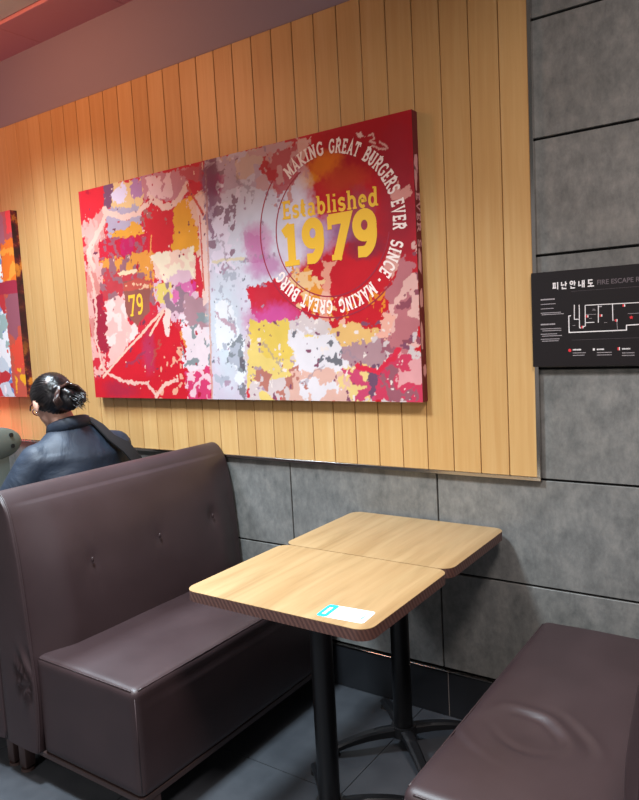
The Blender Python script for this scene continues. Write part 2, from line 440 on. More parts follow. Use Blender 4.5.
class Ink:
    def __init__(s, w_, h_, nx, nz, base):
        s.w, s.h, s.nx, s.nz = w_, h_, nx, nz
        s.X, s.Y = np.meshgrid(np.linspace(0, w_, nx), np.linspace(0, h_, nz))
        s.c = np.ones((nz, nx, 3)) * np.array(srgb(base)); s.k = 100
    def _put(s, m, col, a=1.0):
        col = np.array(srgb(col)); m = (m * a)[..., None] if not isinstance(a, np.ndarray) else (m * a)[..., None]
        s.c = s.c * (1 - m) + col * m
    def warp(s, amp, sc):
        s.k += 7
        j = min(amp, .03) * 1.1
        return (s.X + (fbm(s.X, s.Y, sc * .7, s.k) - .5) * amp * 1.6 + (fbm(s.X, s.Y, 85, s.k + 2) - .5) * j,
                s.Y + (fbm(s.X, s.Y, sc * .7, s.k + 3) - .5) * amp * 1.6 + (fbm(s.X, s.Y, 70, s.k + 4) - .5) * j)
    def poly(s, pts, col, amp=0.02, sc=28, a=1.0):
        x, y = s.warp(amp, sc); s._put(inside(x, y, pts).astype(float), col, a)
    def blotch(s, pts, col, thr=.55, sc=25, amp=.02, a=1.0):
        x, y = s.warp(amp, 20); s.k += 5
        s._put((inside(x, y, pts) & (fbm(s.X, s.Y, sc, s.k) > thr)).astype(float), col, a)
    def soft(s, cx, cy, rx, ry, col, a=1.0, amp=.03):
        x, y = s.warp(amp, 9); d = ((x - cx) / rx) ** 2 + ((y - cy) / ry) ** 2
        s._put(np.clip(1.15 - d, 0, 1) ** 1.0, col, a)
    def line(s, pts, wd, col, amp=.004, sc=40, a=1.0):
        x, y = s.warp(amp, sc); best = np.full(x.shape, 9.)
        for (x0, y0), (x1, y1) in zip(pts[:-1], pts[1:]):
            dx, dy = x1 - x0, y1 - y0; t = np.clip(((x - x0) * dx + (y - y0) * dy) / (dx * dx + dy * dy), 0, 1)
            best = np.minimum(best, np.hypot(x - x0 - t * dx, y - y0 - t * dy))
        s._put((best < wd / 2).astype(float), col, a)
    def smooth(s):
        c = s.c; s.c = (c + np.roll(c, 1, 0) + np.roll(c, -1, 0) + np.roll(c, 1, 1) + np.roll(c, -1, 1)) / 5 if False else c
    def build(s, name, parent, x0, y, z0, depth, side, label=None):
        """canvas face as a grid plus wrapped sides, colour in the attribute 'ink'"""
        xs = x0 + s.X.ravel(); zs = z0 + s.Y.ravel()
        V = np.stack([xs, np.full(xs.shape, y), zs], 1)
        i = np.arange((s.nz - 1) * (s.nx - 1)); r, c = i // (s.nx - 1), i % (s.nx - 1); a = r * s.nx + c
        F = np.stack([a, a + 1, a + s.nx + 1, a + s.nx], 1)
        me = bpy.data.meshes.new(name)
        me.from_pydata(V.tolist(), [], F.tolist())
        at = me.color_attributes.new('ink', 'FLOAT_COLOR', 'POINT')
        at.data.foreach_set('color', np.concatenate([s.c.reshape(-1, 3), np.ones((V.shape[0], 1))], 1).astype(np.float32).ravel())
        me.materials.append(M['canvas'])
        o = bpy.data.objects.new(name, me); C.objects.link(o); o.parent = parent
        if label: o['label'] = label
        return o
def q2(poly, H):   # photograph pixel -> canvas metres (the canvas is a plane, so this is one homography)
    out = []
    for u, v in poly:
        d = H @ np.array([u, v, 1.0]); out.append((d[0] / d[2], d[1] / d[2]))
    return out
def plane_h(y, x0, z0):
    R = np.array([list(Rr), list(Ru), list(Rf)]); K = np.array([[1 / 704.18, 0, -319.5 / 704.18], [0, -1 / 704.18, 400 / 704.18], [0, 0, 1]])
    A = R.T @ K; t = y + 2.28
    # point = C + t*d/d.y ; local = (x-x0, z-z0)
    return np.array([A[0] * t - x0 * A[1], A[2] * t + (1.4431 - z0) * A[1], A[1]])


# ------------------------------------------------------------------ large artwork
CX, CZ, RT = -1.46, 1.82, 0.291
ax0, ax1, az0, az1, ay = -2.897, -1.107, 1.173, 2.170, -0.052
art = empty('wall_art', 'large red and white printed canvas with the yellow number 1979 on the oak wall', 'picture', ((ax0 + ax1) / 2, 0, az0))
ai = Matrix.Translation((-(ax0 + ax1) / 2, 0, -az0))
I = Ink(ax1 - ax0, az1 - az0, 561, 313, 'd8323f')
H1 = plane_h(ay, ax0, az0)
def P1(*p): return q2(p, H1)
def paint_main():
    p = I.poly; b = I.blotch
    # left half ---------------------------------------------------------
    p(P1((78,190),(204,160),(214,402),(95,400)), 'd7303f', 0)
    p(P1((80,190),(112,186),(118,215),(100,230),(84,225)), 'e02a38', .02)
    p(P1((104,184),(150,176),(142,212),(112,216)), 'efc68a', .03)
    p(P1((104,186),(112,184),(111,208),(104,214)), '80506c', .02)
    p(P1((118,184),(125,184),(126,204),(112,196)), 'e9dbf0', .03)
    p(P1((133,178),(146,176),(142,196),(130,200)), 'b884ac', .03)
    p(P1((140,176),(188,166),(190,190),(176,200),(145,200)), 'd08c94', .03)
    p(P1((146,178),(158,176),(165,198),(150,200)), 'f3c9c6', .03); p(P1((164,176),(170,174),(172,196),(160,198)), 'f3c9c6', .02)
    p(P1((178,170),(203,164),(204,178),(186,182)), 'c85a62', .02)
    p(P1((82,226),(106,206),(104,250),(86,256)), 'dc9a92', .03); p(P1((86,250),(100,240),(100,300),(92,350),(88,300)), 'd98a80', .02)
    b(P1((80,220),(110,210),(104,380),(92,380)), 'eeb0a6', .55, 22)
    p(P1((104,208),(140,206),(142,232),(110,240)), 'b9a9bb', .03)
    p(P1((108,232),(140,222),(150,240),(115,250)), 'eea63c', .04)
    p(P1((140,204),(172,200),(176,252),(148,258)), 'd92a34', .02)
    b(P1((140,205),(168,204),(168,225),(140,228)), 'b06a66', .6, 40)
    p(P1((172,206),(196,198),(202,246),(184,252),(174,262)), 'eea433', .05)
    p(P1((186,202),(204,192),(205,250),(196,262),(200,232)), 'f0c0a8', .03)
    p(P1((98,240),(148,234),(150,254),(100,262)), 'd0273c', .015)
    b(P1((98,240),(146,236),(147,256),(100,260)), 'a8606e', .6, 45); p(P1((120,240),(134,238),(136,254),(122,256)), 'c8246a', .03, a=.7)
    p(P1((100,262),(152,252),(156,290),(146,300),(112,300)), 'e89a42', .04)
    p(P1((100,266),(128,270),(150,282),(142,300),(104,302)), 'c8424a', .05)
    b(P1((98,258),(150,252),(156,310),(102,312)), 'a06a72', .58, 26)
    p(P1((118,272),(138,268),(137,272),(120,276)), 'f7d9b0', .01)
    p(P1((150,256),(194,246),(194,276),(184,286),(166,284),(156,272)), 'f5cdb8', .03)
    b(P1((150,256),(194,246),(194,276),(166,284)), 'f8e6c8', .5, 16)
    p(P1((106,302),(124,292),(128,322),(140,330),(108,372)), 'f3bdb4', .03); b(P1((104,300),(130,300),(140,335),(106,365)), 'fbd9d0', .55, 20)
    p(P1((92,300),(104,296),(108,350),(98,352)), 'a8283e', .04)
    # small shield with the number 79
    p(P1((155,284),(190,270),(196,300),(178,318),(162,320)), 'e4bcc8', .05); p(P1((158,286),(172,280),(172,300),(158,304)), 'ecd070', .04)
    p(P1((170,290),(192,280),(194,300),(176,306)), 'd8409a', .05, a=.75); b(P1((158,284),(196,276),(200,320),(170,326)), '9a7a86', .6, 24)
    # lower left red wedge
    p(P1((95,400),(94,384),(164,310),(178,330),(188,352),(190,402)), 'd5202f', .01)
    I.soft(*P1((150,352))[0], .05, .12, 'a8406c', .55); I.soft(*P1((120,390))[0], .14, .05, '9c2a48', .6)
    p(P1((164,308),(172,308),(170,338),(166,336)), 'f8d8cc', .02); I.line(P1((150,335),(163,312)), .012, 'f6c8b0')
    p(P1((178,330),(192,330),(190,352),(180,350)), 'e8904a', .04)
    p(P1((180,310),(214,318),(214,372),(184,372),(184,340)), 'f0dce0', .05); p(P1((184,300),(208,290),(212,330),(190,330)), 'b48a92', .05)
    b(P1((180,320),(214,310),(214,366),(184,366)), '8f9698', .58, 22); p(P1((186,372),(214,368),(214,402),(190,402)), 'dc4070', .05)
    b(P1((150,350),(190,340),(190,402),(150,402)), 'f0aa8e', .66, 22); b(P1((186,370),(214,368),(214,402),(188,402)), 'f2c8d0', .58, 26)
    p(P1((196,196),(206,192),(212,300),(204,306)), 'f2ccc0', .012); I.line(P1((200,216),(204,290)), .008, 'd85a4a', .004)
    # shield outline in cream
    sh = P1((94,268),(88,252),(106,214),(104,210),(124,218),(140,212),(151,199),(163,208),(176,203),(187,186))
    I.line(sh, .028, 'f2c9b8', .012); I.line(P1((187,186),(203,214)), .012, 'd85a4a', .006)
    I.line(P1((88,256),(96,300),(96,340),(103,368),(112,376),(126,382),(148,384),(156,396),(166,384),(178,380)), .016, 'f2c0b0', .014)
    I.line(P1((150,256),(151,236)), .008, 'f0a05a', .004)
    # centre: white mist ------------------------------------------------
    p(P1((204,160),(262,148),(300,140),(302,260),(262,300),(246,402),(213,402)), 'd9ccda', .01)
    I.soft(*P1((250,250))[0], .22, .30, 'dfdfea', .9); I.soft(*P1((225,330))[0], .1, .28, 'd8e2ea', 1.0)
    p(P1((204,160),(222,158),(220,200),(228,225),(214,240),(206,220)), 'a07e94', .05); I.soft(*P1((213,184))[0], .07, .06, 'b03a70', .9)
    b(P1((204,162),(240,156),(236,272),(210,275)), 'ece0ee', .54, 20); b(P1((205,165),(238,160),(232,270),(210,272)), '9a7c8c', .62, 24)
    p(P1((222,158),(264,150),(270,172),(236,180)), 'dcbca8', .04, a=.8); b(P1((216,158),(270,150),(272,185),(220,190)), 'c9b3c4', .6, 30)
    p(P1((258,152),(296,140),(300,178),(272,184),(262,176)), 'cc4048', .05); b(P1((250,150),(298,140),(300,190),(255,192)), 'd7aeb0', .55, 18)
    I.soft(*P1((258,244))[0], .09, .10, 'd070a8', .75); I.soft(*P1((268,268))[0], .12, .05, 'c86aa8', .7)
    p(P1((244,232),(262,236),(266,262),(246,264)), 'c05a98', .02, a=.4)
    p(P1((214,300),(226,300),(244,340),(244,396),(236,380),(228,352),(216,350)), 'eff0f4', .03)
    p(P1((232,338),(242,336),(245,374),(240,372),(236,360),(226,360)), '8d9298', .03); p(P1((236,358),(244,356),(244,374)), '6e6870', .01)
    p(P1((236,386),(246,382),(245,398),(238,394)), '8a8288', .02); b(P1((214,260),(246,260),(246,402),(214,402)), 'b9bcc8', .67, 30)
    I.line(P1((206,170),(212,400)), .010, 'd8a08e', .004, a=.8)
    # right half --------------------------------------------------------
    p(P1((296,140),(414,108),(428,402),(300,402),(300,300),(306,240),(300,190)), 'cf222e', .03)
    I.soft(*P1((372,140))[0], .3, .12, 'b81c2a', 1); I.soft(*P1((400,200))[0], .10, .28, 'a42c3c', .8)
    I.soft(*P1((325,165))[0], .10, .05, 'ee7a24', 1.0); I.soft(*P1((308,182))[0], .06, .04, 'f09a1c', 1.0); I.soft(*P1((345,180))[0], .12, .06, 'd2492a', .8)
    I.soft(*P1((296,215))[0], .10, .20, 'e9dfec', 1.0); I.soft(*P1((316,238))[0], .12, .09, 'c8b2d4', .9); I.soft(*P1((290,255))[0], .08, .08, 'ece0ee', .9)
    I.soft(*P1((345,232))[0], .08, .05, '8e6a96', .8); I.soft(*P1((360,215))[0], .08, .10, '9a5266', .7); I.soft(*P1((366,245))[0], .08, .06, '803248', .7)
    p(P1((266,152),(298,146),(300,176),(280,196),(268,176)), 'c43a46', .03, a=.8)
    b(P1((262,150),(310,140),(310,200),(270,205)), 'dba09e', .66, 24); p(P1((298,140),(310,136),(309,150),(300,160)), 'f0bcae', .03, a=.9)
    p(P1((246,290),(280,278),(300,300),(312,330),(290,338),(270,330),(250,316)), 'd42a3c', .03)
    I.soft(*P1((272,318))[0], .16, .07, 'd858a0', .9); I.soft(*P1((262,300))[0], .05, .05, 'cf3040', .9)
    p(P1((290,268),(312,266),(330,300),(336,318),(310,312),(296,290)), 'ee9838', .05); b(P1((284,262),(330,262),(338,320),(300,318)), 'f6c690', .56, 24)
    p(P1((322,262),(334,258),(331,296),(330,322),(318,322),(320,290)), 'f0a088', .035); b(P1((308,290),(345,290),(346,340),(300,345)), 'f3b59e', .68, 26)
    b(P1((346,296),(396,290),(386,318),(345,318)), 'ee8c30', .56, 30)
    # lower band of splashes
    p(P1((246,330),(300,318),(360,330),(412,322),(428,402),(246,402)), 'dccac8', .05)
    p(P1((250,322),(288,318),(294,352),(282,368),(256,366)), 'ecc95e', .04); b(P1((250,340),(320,335),(330,402),(246,402)), 'f0d27a', .54, 14)
    p(P1((290,332),(340,332),(350,350),(360,402),(300,402)), 'ece4e8', .05); b(P1((290,330),(345,330),(350,380),(290,380)), '77757c', .66, 30)
    p(P1((338,342),(382,338),(392,368),(378,380),(350,366)), 'b58e94', .03); p(P1((326,326),(350,322),(384,330),(372,344),(340,344)), 'eebd76', .04)
    p(P1((340,365),(368,362),(376,390),(372,402),(336,402)), 'efd088', .04); b(P1((340,368),(372,366),(376,402),(340,402)), 'd24a70', .64, 26)
    p(P1((366,370),(384,366),(386,384),(372,402)), '74506a', .03); p(P1((378,366),(400,352),(426,360),(427,402),(378,402)), 'd4405f', .04)
    b(P1((380,330),(424,320),(427,402),(382,402)), 'a2606e', .58, 24); b(P1((396,340),(424,320),(427,402),(400,402)), 'e9a6a8', .6, 20)
    p(P1((386,300),(404,250),(414,262),(420,330),(400,352),(386,340)), 'c4767c', .04); b(P1((388,262),(416,240),(422,345),(390,350)), 'efbab0', .56, 18)
    b(P1((390,262),(418,250),(422,345),(392,345)), '96505e', .63, 22)
    p(P1((378,318),(386,310),(396,318),(388,336),(380,336)), 'f6b4a0', .03); I.line(P1((358,366),(378,372),(392,358),(398,350)), .02, 'e0304a', .01)
    b(P1((246,368),(300,365),(310,402),(246,402)), 'c07a6c', .6, 26); b(P1((290,370),(350,370),(350,402),(290,402)), 'e8b8a8', .55, 26)
    # small dry-brush marks near the top and at the letters
    p(P1((356,134),(362,132),(366,138),(358,138)), 'f4c9be', .012); I.line(P1((368,136),(373,134),(374,139),(369,141),(375,143)), .006, 'f3b8ae', .004)
    I.line(P1((372,146),(386,150)), .007, 'f3b8ae', .006); I.line(P1((380,141),(388,149)), .006, 'f3b8ae', .006)
    p(P1((390,192),(399,180),(401,190),(412,184),(411,196),(402,200),(392,200)), 'efa49a', .012)
    p(P1((384,262),(398,244),(400,262),(390,280)), 'f0b4a6', .02, a=.8)
    # flakes and dry-brush specks over the whole print
    q = [(0, 0), (1.8, 0), (1.8, 1), (0, 1)]
    b(P1((78,190),(204,160),(214,402),(95,400)), '7c3a50', .83, 34, .02); b(P1((78,190),(204,160),(214,402),(95,400)), 'f6d2bc', .83, 38, .02)
    b(P1((78,190),(204,160),(214,402),(95,400)), 'c02038', .82, 30, .02)
    b(P1((205,160),(300,140),(300,400),(214,402)), 'b090a4', .78, 36, .02, .9); b(P1((246,318),(425,318),(427,402),(246,402)), '8a5068', .78, 34, .02)
    b(P1((246,318),(425,318),(427,402),(246,402)), 'f4e4dc', .77, 38, .02); b(P1((206,270),(246,262),(246,402),(214,402)), '7f828c', .80, 40, .015)
    p(P1((124,290),(124,282),(138,278),(148,280),(150,288),(149,312),(137,326),(126,314)), '9c5a50', .008)
    p(P1((124,283),(138,278),(149,282),(149,288),(124,292)), 'c8584a', .006); b(P1((124,285),(148,282),(148,288),(125,290)), 'f0c09a', .55, 60)
    I.line(P1((103,377),(122,355),(145,330),(164,309)), .012, 'f4c6b0', .006); I.line(P1((128,366),(146,352)), .014, '84405c', .02, a=.6)
    I.line(P1((152,362),(160,340)), .012, 'b45a4a', .03, a=.7); I.line(P1((212,262),(244,258)), .012, 'e8d8b8', .008); I.line(P1((214,312),(236,330)), .01, 'c8a8b4', .02)
    for q0 in (P1((222,300),(236,318)), P1((218,240),(230,262)), P1((238,180),(252,196)), P1((226,270),(240,268)), P1((262,345),(282,372)), P1((300,382),(322,366)), P1((338,352),(362,362))):
        I.line(q0, .012, '9a8896', .05, 30, a=.55)
    I.soft(*P1((209,178))[0], .06, .10, '7c4866', .85); I.soft(*P1((212,212))[0], .04, .06, '8c6480', .6)
    # fine print speckle
    n = fbm(I.X, I.Y, 14, 900)
    I.c *= .80 * (1 + (n[..., None] - .5) * .2)
paint_main()
cv = I.build('canvas', art, -(ax1 - ax0) / 2, ay, 0, 0.05, 'c')
bm = B(); W2 = (ax1 - ax0) / 2; HH = az1 - az0
box(bm, -W2, W2, ay + 0.0004, -0.0125, 0, HH)
link('canvas_frame', bm, plain('maroon_canvas_edge', '6a1424', 0.6), art, label='dark maroon wrapped canvas edge')
def local(bm):
    bmesh.ops.transform(bm, matrix=ai, verts=bm.verts); return bm
yy = ay - 0.0003
bm = B()
line_text(bm, 'Established', -1.678, 1.878, .068, .432, yy, .17, .10, rise=-.006)
link('lettering', local(bm), M['yellow'], art, label='yellow word Established')
bm = B(); line_text(bm, '1979', -1.688, 1.700, .160, .440, yy, .25, .13, rise=.004)
link('number', local(bm), M['yellow'], art, label='large yellow number 1979')
bm = B()
for txt, a0, a1 in (('MAKING', 130, 91.5), ('GREAT', 87.5, 60), ('BURGERS', 56, 17), ('EVER', 12.5, -9), ('SINCE', -15.5, -42), ('-', -44.5, -48), ('MAKING', -52, -86),
                    ('GREAT', -91, -120.5), ('BURG', -124, -150)):
    bm = B(); ring_text(bm, txt, CX, CZ, RT, .050, a0, a1, yy, .185, .11)
    link('slogan_word', local(bm), M['cream'], art, label=('cream word %s on the ring' % txt) if txt != '-' else 'cream dash on the ring')
for r_, a0, a1 in ((.252, 118, 350), (.331, 140, 318)):
    bm = B(); ring_line(bm, CX, CZ, r_, a0, a1, .0048, yy)
    link('ring_line', local(bm), M['maroon'], art, label='thin dark red circle line')
bm = B(); line_text(bm, '79', -2.602, 1.555, .098, .108, yy, .15, .1, rise=.006)
link('number', local(bm), M['yellow'], art, label='small yellow number 79')
# print wrapped on the right side
xe = ax1 + 0.0003
def sidepatch(y0, y1, z0, z1, seed):
    r = random.Random(seed); pts = []
    n = 12
    for k in range(n):
        a = 2 * PI * k / n; rr = .7 + .5 * r.random()
        pts.append(((y0 + y1) / 2 + (y1 - y0) / 2 * rr * math.cos(a), (z0 + z1) / 2 + (z1 - z0) / 2 * rr * math.sin(a)))
    pts = [(min(-0.014, max(ay + 0.001, a)), b) for a, b in pts]
    va = [bm.verts.new((xe + 0.0002, a, b)) for a, b in pts]; bm.faces.new(va)
for a in ((-.05, -.02, 1.96, 2.03, 1), (-.05, -.03, 1.90, 1.99, 2), (-.048, -.02, 1.62, 1.71, 3), (-.045, -.018, 1.50, 1.58, 4), (-.05, -.03, 1.36, 1.45, 5), (-.04, -.016, 1.26, 1.31, 6)):
    bm = B(); sidepatch(*a); link('side_print', local(bm), M['pinkprint'], art)
bm = B(); z = 1.90
for ch in 'EVER S':
    glyph(bm, ch, lambda a, b, d, z=z: (xe + d, -.044 + b * .028, z - a * .042), .15, .09); z -= (GL[ch][0] + .06) * .042
link('lettering', local(bm), M['pinkprint'], art, label='letters wrapped onto the side of the canvas')

# ------------------------------------------------------------------ second artwork, cut by the frame
b0, b1, bz0, bz1 = -4.50, -3.475, 1.170, 2.165
art2 = empty('wall_art', 'blue, white and orange painted canvas cut by the left edge of the photo', 'picture', ((b0 + b1) / 2, 0, bz0))
I = Ink(b1 - b0, bz1 - bz0, 281, 281, 'c9dbe6')
H2 = plane_h(ay, b0, bz0)
I.blotch([(0, 0), (1.1, 0), (1.1, 1), (0, 1)], '6f8fc4', .5, 9); I.blotch([(0, 0), (1.1, 0), (1.1, 1), (0, 1)], 'eef4f8', .52, 14)
I.blotch([(0, 0), (1.1, 0), (1.1, .45), (0, .45)], '9fb9b8', .55, 16); I.blotch([(0, 0), (.9, 0), (.9, 1), (0, 1)], 'c2393f', .66, 7)
I.poly([(.90, 0), (1.1, 0), (1.1, 1), (.90, 1)], 'c45a48', .01)
I.poly([(.93, .1), (1.1, .2), (1.1, .35), (.9, .3)], 'e2503c', .06)
I.blotch([(.9, .3), (1.1, .3), (1.1, .62), (.9, .62)], '9a5a68', .42, 10); I.blotch([(.93, 0), (1.1, 0), (1.1, .2), (.93, .2)], 'f0b02c', .5, 18)
I.poly([(.90, .62), (1.1, .62), (1.1, .85), (.92, .85)], 'ee7a2c', .03); I.blotch([(.9, .62), (1.1, .62), (1.1, .85), (.9, .85)], 'f4a040', .5, 20)
I.poly([(0, .56), (1.1, .56), (1.1, .63), (0, .63)], 'a83248', .004); I.poly([(.90, .85), (1.1, .85), (1.1, 1), (.90, 1)], 'b85a60', .02)
I.poly([(.5, .8), (.95, .84), (.95, 1), (.5, 1)], 'a8687a', .05); I.poly([(.98, .88), (1.1, .88), (1.1, 1), (.98, 1)], 'e84a50', .02)
I.build('canvas', art2, -(b1 - b0) / 2, ay, 0, 0.05, 'c')
bm = B(); box(bm, -(b1 - b0) / 2, (b1 - b0) / 2, ay + .0004, -0.0125, 0, bz1 - bz0)
t = NT('dark_canvas_edge_with_orange', 0.6); v = t.coord((1, 1, 1)); g = t.noise(v, 12, 5, .6); sx_ = t.n('ShaderNodeTexCoord'); sp = t.n('ShaderNodeSeparateXYZ'); t.l(sx_.outputs['Object'], sp.inputs[0])
ca = t.ramp(g, [(.42, '301016'), (.52, '6a1a22'), (.6, 'd8862a')]); cb = t.ramp(g, [(.4, '2a1016'), (.6, '4a141e')])
zz = t.n('ShaderNodeMapRange'); zz.inputs[1].default_value = .45; zz.inputs[2].default_value = .7; t.l(sp.outputs[2], zz.inputs[0])
zz2 = t.n('ShaderNodeMapRange'); zz2.inputs[1].default_value = .35; zz2.inputs[2].default_value = .1; t.l(sp.outputs[2], zz2.inputs[0])
t.col(t.mix(t.math('MAXIMUM', zz.outputs[0], zz2.outputs[0]), cb, ca))
link('canvas_frame', bm, t.m, art2, label='dark wrapped canvas edge with orange paint')

# ------------------------------------------------------------------ escape plan sign
SX0, SX1, SZ0, SZ1, SY = -0.7235, -0.12, 1.290, 1.588, -0.026
sg = empty('escape_plan_sign', 'black escape plan sign with white Korean title and floor plan on the grey tiles', 'sign', ((SX0 + SX1) / 2, 0, SZ0))
si = Matrix.Translation((-(SX0 + SX1) / 2, 0, -SZ0))
def slocal(bm): bmesh.ops.transform(bm, matrix=si, verts=bm.verts); return bm
bm = B(); box(bm, SX0, SX1, SY, -0.0185, SZ0, SZ1, 0.001, 1); box(bm, SX0 + .03, SX1 - .03, -0.019, -0.0005, SZ0 + .01, SZ1 - .01)
link('panel', slocal(bm), M['sign'], sg)
HS = plane_h(SY, 0, 0)
def PS(u, v): return q2([(u, v)], HS)[0]
sy = SY - 0.0002
def sline(bm, pts, wd, d=.0004): ribbon(bm, pts, wd, lambda a, b, dd: (a, sy - dd, b), 0, d)
def stext(bm_name, txt, x, z, size, mat, label=None, bold=0.0, sx=1.0, space=1.0):
    cu = bpy.data.curves.new(bm_name, 'FONT'); cu.body = txt; cu.size = size; cu.extrude = 0.0002; cu.offset = bold; cu.space_character = space
    ob = bpy.data.objects.new('tmp', cu); C.objects.link(ob)
    bpy.context.view_layer.update()
    dg = bpy.context.evaluated_depsgraph_get(); me = bpy.data.meshes.new_from_object(ob.evaluated_get(dg))
    bpy.data.objects.remove(ob)
    me.transform(si @ Matrix.Translation((x, sy, z)) @ Matrix.Rotation(PI / 2, 4, 'X') @ Matrix.Diagonal((sx, 1, 1, 1)))
    me.materials.clear(); me.materials.append(mat)
    o = bpy.data.objects.new(bm_name, me); C.objects.link(o); o.parent = sg
    if label: o['label'] = label
    return o
# Korean title drawn stroke by stroke
JA = {
 'pi': [[(.08,.86),(.56,.86)],[(.2,.86),(.2,.24)],[(.44,.86),(.44,.24)],[(.05,.2),(.6,.2)],[(.82,1),(.82,0)]],
 'nan': [[(.12,.95),(.12,.52),(.55,.55)],[(.72,1),(.72,.34)],[(.72,.7),(.92,.7)],[(.22,.3),(.22,.04),(.82,.04)]],
 'an': [arc(.3,.74,.2,.2,0,360,18),[(.72,1),(.72,.34)],[(.72,.7),(.92,.7)],[(.22,.3),(.22,.04),(.82,.04)]],
 'nae': [[(.08,.9),(.08,.28),(.44,.34)],[(.6,.98),(.6,.02)],[(.6,.55),(.84,.55)],[(.84,1),(.84,0)]],
 'do': [[(.75,.92),(.2,.92),(.2,.5),(.78,.5)],[(.5,.5),(.5,.12)],[(.04,.1),(.96,.1)]],
}
bm = B()
for k, ch in enumerate(('pi', 'nan', 'an', 'nae', 'do')):
    x0 = -0.657 + k * 0.0264
    for i, st in enumerate(JA[ch]):
        ribbon(bm, st, .17, lambda a, b, d, x0=x0: (x0 + a * .0205, sy - d, 1.5315 + b * .0225), 0, .0004 + i * 3e-5)
link('title', slocal(bm), M['white'], sg, label='white Korean title')
stext('subtitle', 'FIRE ESCAPE ROUTE', -0.5235, 1.5365, 0.020, M['dimprint'], 'dim grey title FIRE ESCAPE ROUTE', 0.0002, 0.95)
for z in (1.522, 1.372):
    bm = B(); sline(bm, [(-0.60, z), (-0.16, z)], .0006); link('divider', slocal(bm), M['dimprint'], sg)
# floor plan walls (a line of walls, rooms and one corridor)
def pl(*c): return [PS(520 + a / 5.37, 250 + b / 5.37) for a, b in c]
bm = B()
sline(bm, pl((273,352),(262,355),(264,443),(572,430),(572,404),(700,396)), .0031)
for seg in (((292,294),(292,372),(318,372)), ((318,294),(320,420)), ((350,298),(351,408),(322,420)), ((350,297),(640,282),(700,278)), ((352,390),(400,388)), ((421,298),(421,390)), ((497,292),(499,380)), ):
    sline(bm, pl(*seg), .0024, .0005)
link('floor_plan', slocal(bm), M['white'], sg)
bm = B()
for seg in (((354,346),(410,345)), ((520,382),(524,432)), ((578,342),(700,336)), ((390,318),(404,318)), ((388,324),(406,323)), ((372,368),(386,367)), ((282,406),(298,405)), ((452,390),(468,389)), ((498,378),(520,378))):
    sline(bm, pl(*seg), .0010, .0005)
sline(bm, pl((424,304),(440,303)), .003, .0006)
link('plan_detail', slocal(bm), M['greyprint'], sg)
def mark(x, z, sz, parts_):
    for dx0, dx1, mt_ in parts_:
        bm = B(); sline(bm, [(x + dx0, z), (x + dx1, z)], sz, .0007); link('marker', slocal(bm), M[mt_], sg)
for c in ((360,356), (334,414), (434,352), (516,378), (557,298)):
    mark(*pl(c)[0], .0072, ((-.0032, .0015, 'redprint'), (.0015, .0042, 'white')))
mark(*pl((530, 530))[0], .009, ((-.003, .001, 'redprint'), (.001, .0036, 'white')))
mark(*pl((397, 534))[0], .007, ((-.003, .003, 'white'),))
x, z = pl((598, 362))[0]; bm = B()
va = [bm.verts.new((x + (.0062 if k % 2 == 0 else .003) * math.sin(PI * k / 5), sy - .0008, z + (.0062 if k % 2 == 0 else .003) * math.cos(PI * k / 5))) for k in range(10)]
bm.faces.new(va); link('marker', slocal(bm), M['redprint'], sg, label='red star marker')
x, z = pl((268, 539))[0]; bm = B()
va = [bm.verts.new((x + .0048 * math.cos(PI * k / 12), sy - .0008, z + .0048 * math.sin(PI * k / 12))) for k in range(24)]
bm.faces.new(va); link('marker', slocal(bm), M['redprint'], sg, label='round red marker')
# small print, set in rows
rg = random.Random(3)
def rows_of(bm, c0, n, dz, wd, h, ind=0):
    x, z = pl(c0)[0]
    for r in range(n):
        xx = x + ind * (r % 2); end = x + wd * (.75 + .25 * rg.random()) * 1.3
        while xx < end:
            l = rg.choice((.0016, .0022, .003)); sline(bm, [(xx, z - r * dz), (xx + l, z - r * dz)], h); xx += l + .0008
bm = B()
rows_of(bm, (112, 268), 1, .01, .040, .0042); link('heading', slocal(bm), M['greyprint'], sg)
bm = B(); rows_of(bm, (112, 401), 1, .01, .042, .0042); link('heading', slocal(bm), M['greyprint'], sg)
for c0, n_, dz_, wd_, ind_ in (((112, 293), 1, .009, .046, 0), ((112, 317), 1, .009, .032, 0), ((112, 340), 2, .005, .055, .003), ((112, 425), 2, .006, .050, .004),
                               ((112, 453), 2, .006, .050, .004), ((112, 480), 2, .006, .050, .004), ((284, 553), 2, .0075, .032, 0), ((548, 553), 2, .0075, .032, 0), ((413, 551), 2, .0075, .032, 0)):
    bm = B(); rows_of(bm, c0, n_, dz_, wd_, .0022, ind_); link('small_print', slocal(bm), M['greyprint'], sg)
bm = B()
for c in ((284, 536), (413, 534), (548, 531)):
    bm = B(); rows_of(bm, c, 1, .01, .019, .0044); link('legend', slocal(bm), M['white'], sg)

